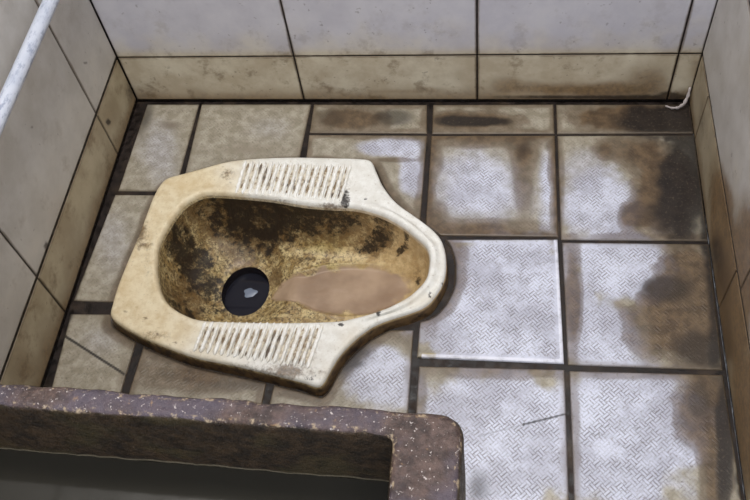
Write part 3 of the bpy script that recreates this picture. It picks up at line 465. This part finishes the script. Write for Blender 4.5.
# extra steep start ring under the lip
ts = [0, .012, .03, .05, .075, .1]+list(np.linspace(.13, 1, 44))
for t in ts:
    P = base*(1-t)+DR*t
    z = bowl_z(P)
    z = np.minimum(z, ZL) if t > 0 else ZL
    if t > 0: z = z+(fbm(P[:, 0]*60, P[:, 1]*60, 5)-.5)*.0022*min(1, t*8)
    R3(P, z, 1.)
V2, F2 = ringmesh(rings)
bowl = from_arrays('bowl', V2, F2, [PM], pan, stains(V2[:, 0], V2[:, 1], D['pb'], seed=11, freq=45), np.concatenate(ew))
ze = rings[-1][:, 2]
# drain throat
DK = flat('dark_drain_glaze', srgb(34, 30, 34), .25)
rings = []; ew = []
for s, z in ((1.0, None), (.975, -.006), (.955, -.013), (.94, -.03), (.9, -.075)):
    P = np.stack([dcx+drx*s*np.cos(da), dcy+dry*s*np.sin(da)], 1)
    R3(P, ze if z is None else ze.mean()+z, 0.)
V3, F3 = ringmesh(rings)
V3 = np.vstack([V3, [[dcx, dcy, V3[-1][2]]]]); m = len(V3)-1; k0 = m-NP
F3 += [(k0+i, k0+(i+1) % NP, m) for i in range(NP)]
throat = from_arrays('drain_hole', V3, F3, [DK], pan)
# standing water in the throat, its surface slightly bulging
WV = []; WF = []; nr = 10; ns = 64; wz = ze.mean()-.016
for k in range(nr+1):
    s = k/nr
    for i in range(ns):
        a = 2*math.pi*i/ns; x = dcx+drx*.953*s*math.cos(a); y = dcy+dry*.953*s*math.sin(a)
        WV.append((x, y, wz-.0006*(x-dcx)/drx))
for k in range(nr):
    for i in range(ns):
        j = (i+1) % ns; WF.append((k*ns+i, (k+1)*ns+i, (k+1)*ns+j, k*ns+j))
wt = from_arrays('drain_water', WV, WF, [water_mat('drain_water_surface', srgb(24, 24, 32), .03)], throat)
bm = bmesh.new(); bm.from_mesh(wt.data); bmesh.ops.remove_doubles(bm, verts=bm.verts, dist=1e-6); bm.to_mesh(wt.data); bm.free()
fp = []  # pale raised patch standing in for a light's reflection on the water
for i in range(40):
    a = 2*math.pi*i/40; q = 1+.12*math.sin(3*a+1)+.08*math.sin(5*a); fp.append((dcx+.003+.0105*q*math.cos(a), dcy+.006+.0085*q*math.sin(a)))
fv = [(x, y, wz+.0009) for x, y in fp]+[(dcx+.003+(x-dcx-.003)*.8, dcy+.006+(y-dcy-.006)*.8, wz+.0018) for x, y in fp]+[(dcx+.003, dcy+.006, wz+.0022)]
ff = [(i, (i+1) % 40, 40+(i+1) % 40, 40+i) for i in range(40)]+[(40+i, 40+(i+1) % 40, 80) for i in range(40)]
fo = from_arrays('glint_patch', fv, ff, [flat('painted_glint', srgb(128, 138, 156), .3)], throat); fo['label'] = 'small pale patch painted as a glint on the dark drain water'
wt['label'] = 'dark water standing in the drain'

# ribbed foot rests
RM = rib_mat(); RB = rib_bed_mat()
def footrest(name, ribs, plate):
    bm = bmesh.new()
    zt = ZR+.0004
    for k, (ax, ay, bx, by) in enumerate(ribs):
        a = np.array([ax, ay]); b = np.array([bx, by]); d = b-a; L = np.linalg.norm(d); d /= L; p = np.array([-d[1], d[0]])
        w = .0025+.0004*math.sin(k*2.3); h = .0030+.0006*math.sin(k*1.7); nl = 16; na = 8; rg = []
        for i in range(nl+1):
            s = i/nl; pos = s*L
            e = min(pos, L-pos); q = math.sqrt(max(0, 1-(1-min(1, e/w))**2)); q = max(q, .05)
            wob = .0004*math.sin(i*1.9+k)
            c = a+d*pos+p*wob
            rg.append([bm.verts.new((*(c+p*w*q*math.cos(math.pi*j/na)), zt+h*(.25+.75*q)*math.sin(math.pi*j/na)**.8)) for j in range(na+1)])
        for i in range(nl):
            for j in range(na): bm.faces.new((rg[i][j], rg[i+1][j], rg[i+1][j+1], rg[i][j+1]))
    for k in range(len(ribs)-1):      # dirt packed in the groove between two ribs
        c0 = (np.array(ribs[k])+np.array(ribs[k+1]))/2; a = c0[:2]; b = c0[2:]; d = b-a; L = np.linalg.norm(d); d /= L; p = np.array([-d[1], d[0]]); pv = None
        for i in range(13):
            t = i/12; hw = .0021*math.sqrt(max(.02, 1-abs(2*t-1)**4))*(.8+.3*math.sin(k*3.1+i*.9)); c = a+d*L*(.06+.86*t)
            cur = [bm.verts.new((*(c-p*hw), zt+.0002)), bm.verts.new((*c, zt+.0007)), bm.verts.new((*(c+p*hw), zt+.0002))]
            if pv:
                for j in range(2): bm.faces.new((pv[j], cur[j], cur[j+1], pv[j+1])).material_index = 1
            pv = cur
    bmesh.ops.recalc_face_normals(bm, faces=bm.faces)
    for f in bm.faces:
        if f.material_index == 1 and f.normal.z < 0: f.normal_flip()
    me = bpy.data.meshes.new(name); bm.to_mesh(me); bm.free()
    o = link(name, me, [RM, RB], pan)
    return o
fr = footrest('foot_rest', D['ribU'], D['plU']); fr['label'] = 'ribbed foot rest nearer the back wall'
fr = footrest('foot_rest', D['ribL'], D['plL']); fr['label'] = 'ribbed foot rest nearer the concrete tank'

# ------------------------------------------------------------------ concrete tank
TM = tank_mat()
ox0, ox1, oy1, oy0 = XL+.001, .083, -.634, -1.22
TZ = .40
def rrect(x0, x1, y0, y1, r, n=6, skew=-.024):
    o = []
    for cx, cy, a in ((x1-r, y1-r, 0), (x0+r, y1-r, 90), (x0+r, y0+r, 180), (x1-r, y0+r, 270)):
        for k in range(n+1):
            t = math.radians(a+90*k/n); x = cx+r*math.cos(t); y = cy+r*math.sin(t); o.append([x, y+skew*(x+.317)])
    return np.array(o)
def densify(P, m=.012):
    o = []
    for i in range(len(P)):
        a, b = P[i], P[(i+1) % len(P)]; n = max(1, int(np.linalg.norm(b-a)/m)); o += [a+(b-a)*k/n for k in range(n)]
    return np.array(o)
oc = rrect(ox0, ox1, oy0, oy1, .018)
# matching inner outline: same count of points by construction
ic = rrect(ox0+.045, .028, oy0+.06, -.657, .006)
def resamp(A, B, m=14):
    oa, ob = [], []
    for i in range(len(A)):
        j = (i+1) % len(A); n = max(1, int(np.linalg.norm(A[j]-A[i])/.010))
        for k in range(n):
            t = k/n; oa.append(A[i]*(1-t)+A[j]*t); ob.append(B[i]*(1-t)+B[j]*t)
    return np.array(oa), np.array(ob)
oa, ob = resamp(oc, ic); n = len(oa)
def nrm(Cv):
    t = np.roll(Cv, -1, 0)-np.roll(Cv, 1, 0); q = np.stack([t[:, 1], -t[:, 0]], 1); return q/np.maximum(1e-9, np.linalg.norm(q, axis=1))[:, None]
na_, nb_ = nrm(oa), nrm(ob)
rg = []
prof = [(oa, na_, -.001, 0.0), (oa, na_, 0, .1), (oa, na_, 0, .2), (oa, na_, 0, .3), (oa, na_, 0, .37), (oa, na_, 0, TZ-.008), (oa, na_, -.001, TZ-.004), (oa, na_, -.003, TZ-.0012), (oa, na_, -.006, TZ)]
for Cv, nn, o, z in prof: rg.append((Cv+nn*o, z))
for t in (.2, .35, .5, .65, .8): rg.append(((oa-na_*.006)*(1-t)+(ob+nb_*.005)*t, TZ))
for o, z in ((.005, TZ), (.0025, TZ-.001), (.0008, TZ-.003), (0, TZ-.007), (0, TZ-.03), (0, TZ-.06), (0, TZ-.1), (0, TZ-.12), (0, TZ-.2), (0, .1), (0, .06)): rg.append((ob+nb_*o, z))
VV = []
for k, (P, z) in enumerate(rg):
    nz = fbm(P[:, 0]*70+z*90, P[:, 1]*70+z*50, 55)-.5; nz2 = fbm(P[:, 0]*25, P[:, 1]*25+z*20, 56)-.5
    on = na_ if k < 11 else nb_
    d = (nz*.004+nz2*.003)*(0 if k == 0 else 1)
    Q = P+on*d[:, None]*(1 if k < 9 or k > 14 else .0)
    VV.append(np.column_stack([Q, z+(nz*.003 if 7 <= k <= 16 else 0*nz)]))
Vt = np.concatenate(VV); Ft = []
for k in range(len(rg)-1):
    for i in range(n):
        j = (i+1) % n; Ft.append((k*n+i, k*n+j, (k+1)*n+j, (k+1)*n+i))
Ft.append(tuple(range(n))[::-1]); Ft.append(tuple(range((len(rg)-1)*n, len(rg)*n)))
tank = from_arrays('water_tank', Vt, Ft, [TM])
setp(tank, label='weathered red-brown concrete water tank with a rough speckled rim', category='tank')
# water
wp = ob-nb_*.0005
Vw = [np.column_stack([wp, np.full(n, z)]) for z in (WL, .062)]
Fw = [tuple(range(n)), tuple(range(n, 2*n))[::-1]]+[(i, n+i, n+(i+1) % n, (i+1) % n) for i in range(n)]
w = from_arrays('tank_water', np.concatenate(Vw), Fw, [water_mat('tank_water_surface', srgb(40, 38, 33), .08)], smooth=False)
setp(w, label='dark still water inside the concrete tank', category='water', kind='stuff')

# ------------------------------------------------------------------ pipe along the left wall
def tube(name, pts, r, mat, seg_=28, parent=None):
    cu = bpy.data.curves.new(name, 'CURVE'); cu.dimensions = '3D'; cu.bevel_depth = r; cu.bevel_resolution = 8; cu.use_fill_caps = True
    s = cu.splines.new('POLY'); s.points.add(len(pts)-1)
    for i, p in enumerate(pts): s.points[i].co = (*p, 1)
    o = bpy.data.objects.new(name, cu); C.objects.link(o)
    dg = bpy.context.evaluated_depsgraph_get(); me = bpy.data.meshes.new_from_object(o.evaluated_get(dg)); bpy.data.objects.remove(o)
    return link(name, me, [mat], parent)
CLM = flat('grey_clamp_metal', srgb(120, 122, 126), .4)
pp = tube('water_pipe', [(-.487, YB-.001-k*.0343, PZ) for k in range(21)], .0098, pipe_mat())
setp(pp, label='scuffed white water pipe running along the left wall', category='pipe')

for y in (.035, -.56):
    bm = bmesh.new()
    n = 24
    rr = [[bm.verts.new((-.487+q*math.cos(2*math.pi*i/n), y+dy, PZ+q*math.sin(2*math.pi*i/n))) for i in range(n)] for q, dy in ((.0099, -.006), (.0125, -.006), (.0125, .006), (.0099, .006))]
    for k in range(4):
        for i in range(n): bm.faces.new((rr[k][i], rr[k][(i+1) % n], rr[(k+1) % 4][(i+1) % n], rr[(k+1) % 4][i]))
    g = bmesh.ops.create_cube(bm, size=1)['verts']
    for v in g: v.co = (-.5035+v.co.x*.012, y+v.co.y*.012, PZ+v.co.z*.034)
    bmesh.ops.recalc_face_normals(bm, faces=bm.faces)
    me = bpy.data.meshes.new('pipe_clamp'); bm.to_mesh(me); bm.free(); link('pipe_clamp', me, [CLM], pp, False)

# ------------------------------------------------------------------ broken chip in the far right corner
bm = bmesh.new(); N = 14; pr_ = None; rgs = []
P0 = [(.3985, .062, .040), (.398, .058, .026), (.394, .053, .013), (.386, .051, .006), (.377, .052, .004), (.367, .056, .005)]
cp = [np.array(a) for a in P0]
fine = []
for i in range(len(cp)-1):
    for k in range(4): fine.append(cp[i]*(1-k/4)+cp[i+1]*k/4)
fine.append(cp[-1])
for i, c in enumerate(fine):
    s = i/(len(fine)-1); r = .0030*(math.sin(math.pi*(.08+.84*s))**.5)*(1+.25*math.sin(i*2.1))
    tg = fine[min(i+1, len(fine)-1)]-fine[max(i-1, 0)]; tg /= np.linalg.norm(tg); a = np.cross(tg, [0, 1, .2]); a /= np.linalg.norm(a); b = np.cross(tg, a)
    rgs.append([bm.verts.new(tuple(c+a*r*math.cos(2*math.pi*j/8)+b*r*.55*math.sin(2*math.pi*j/8))) for j in range(8)])
for i in range(len(rgs)-1):
    for j in range(8): bm.faces.new((rgs[i][j], rgs[i][(j+1) % 8], rgs[i+1][(j+1) % 8], rgs[i+1][j]))
bm.faces.new(rgs[0][::-1]); bm.faces.new(rgs[-1]); bmesh.ops.recalc_face_normals(bm, faces=bm.faces)
me = bpy.data.meshes.new('broken_sealant'); bm.to_mesh(me); bm.free()
o = link('broken_sealant', me, [flat('pale_sealant', srgb(178, 168, 164), .5)])
setp(o, label='curved pale strip of broken sealant in the far right corner of the floor', category='sealant')

# ------------------------------------------------------------------ light
w = bpy.data.worlds.new('sky'); bpy.context.scene.world = w; w.use_nodes = True
bg = w.node_tree.nodes['Background']; bg.inputs[0].default_value = (.86, .91, 1.0, 1); bg.inputs[1].default_value = SKY
def area(name, loc, target, sx, sy, e, col):
    l = bpy.data.lights.new(name, 'AREA'); l.shape = 'RECTANGLE'; l.size = sx; l.size_y = sy; l.energy = e; l.color = col
    o = bpy.data.objects.new(name, l); C.objects.link(o); o.location = loc
    o.rotation_euler = (Vector(target)-Vector(loc)).to_track_quat('-Z', 'Y').to_euler(); return o
for a in LIGHTS: area(*a)

# ------------------------------------------------------------------ camera
cd = bpy.data.cameras.new('camera'); cam = bpy.data.objects.new('camera', cd); C.objects.link(cam)
cam.location = CAM[:3]; cam.rotation_euler = CAM[3:6]; cd.sensor_fit = 'HORIZONTAL'; cd.sensor_width = 36; cd.lens = CAM[6]*36/750
cd.clip_start = .01
sc = bpy.context.scene; sc.camera = cam
sc.view_settings.view_transform = 'Standard'; sc.view_settings.look = 'None'; sc.view_settings.gamma = 1; sc.view_settings.exposure = EXPO
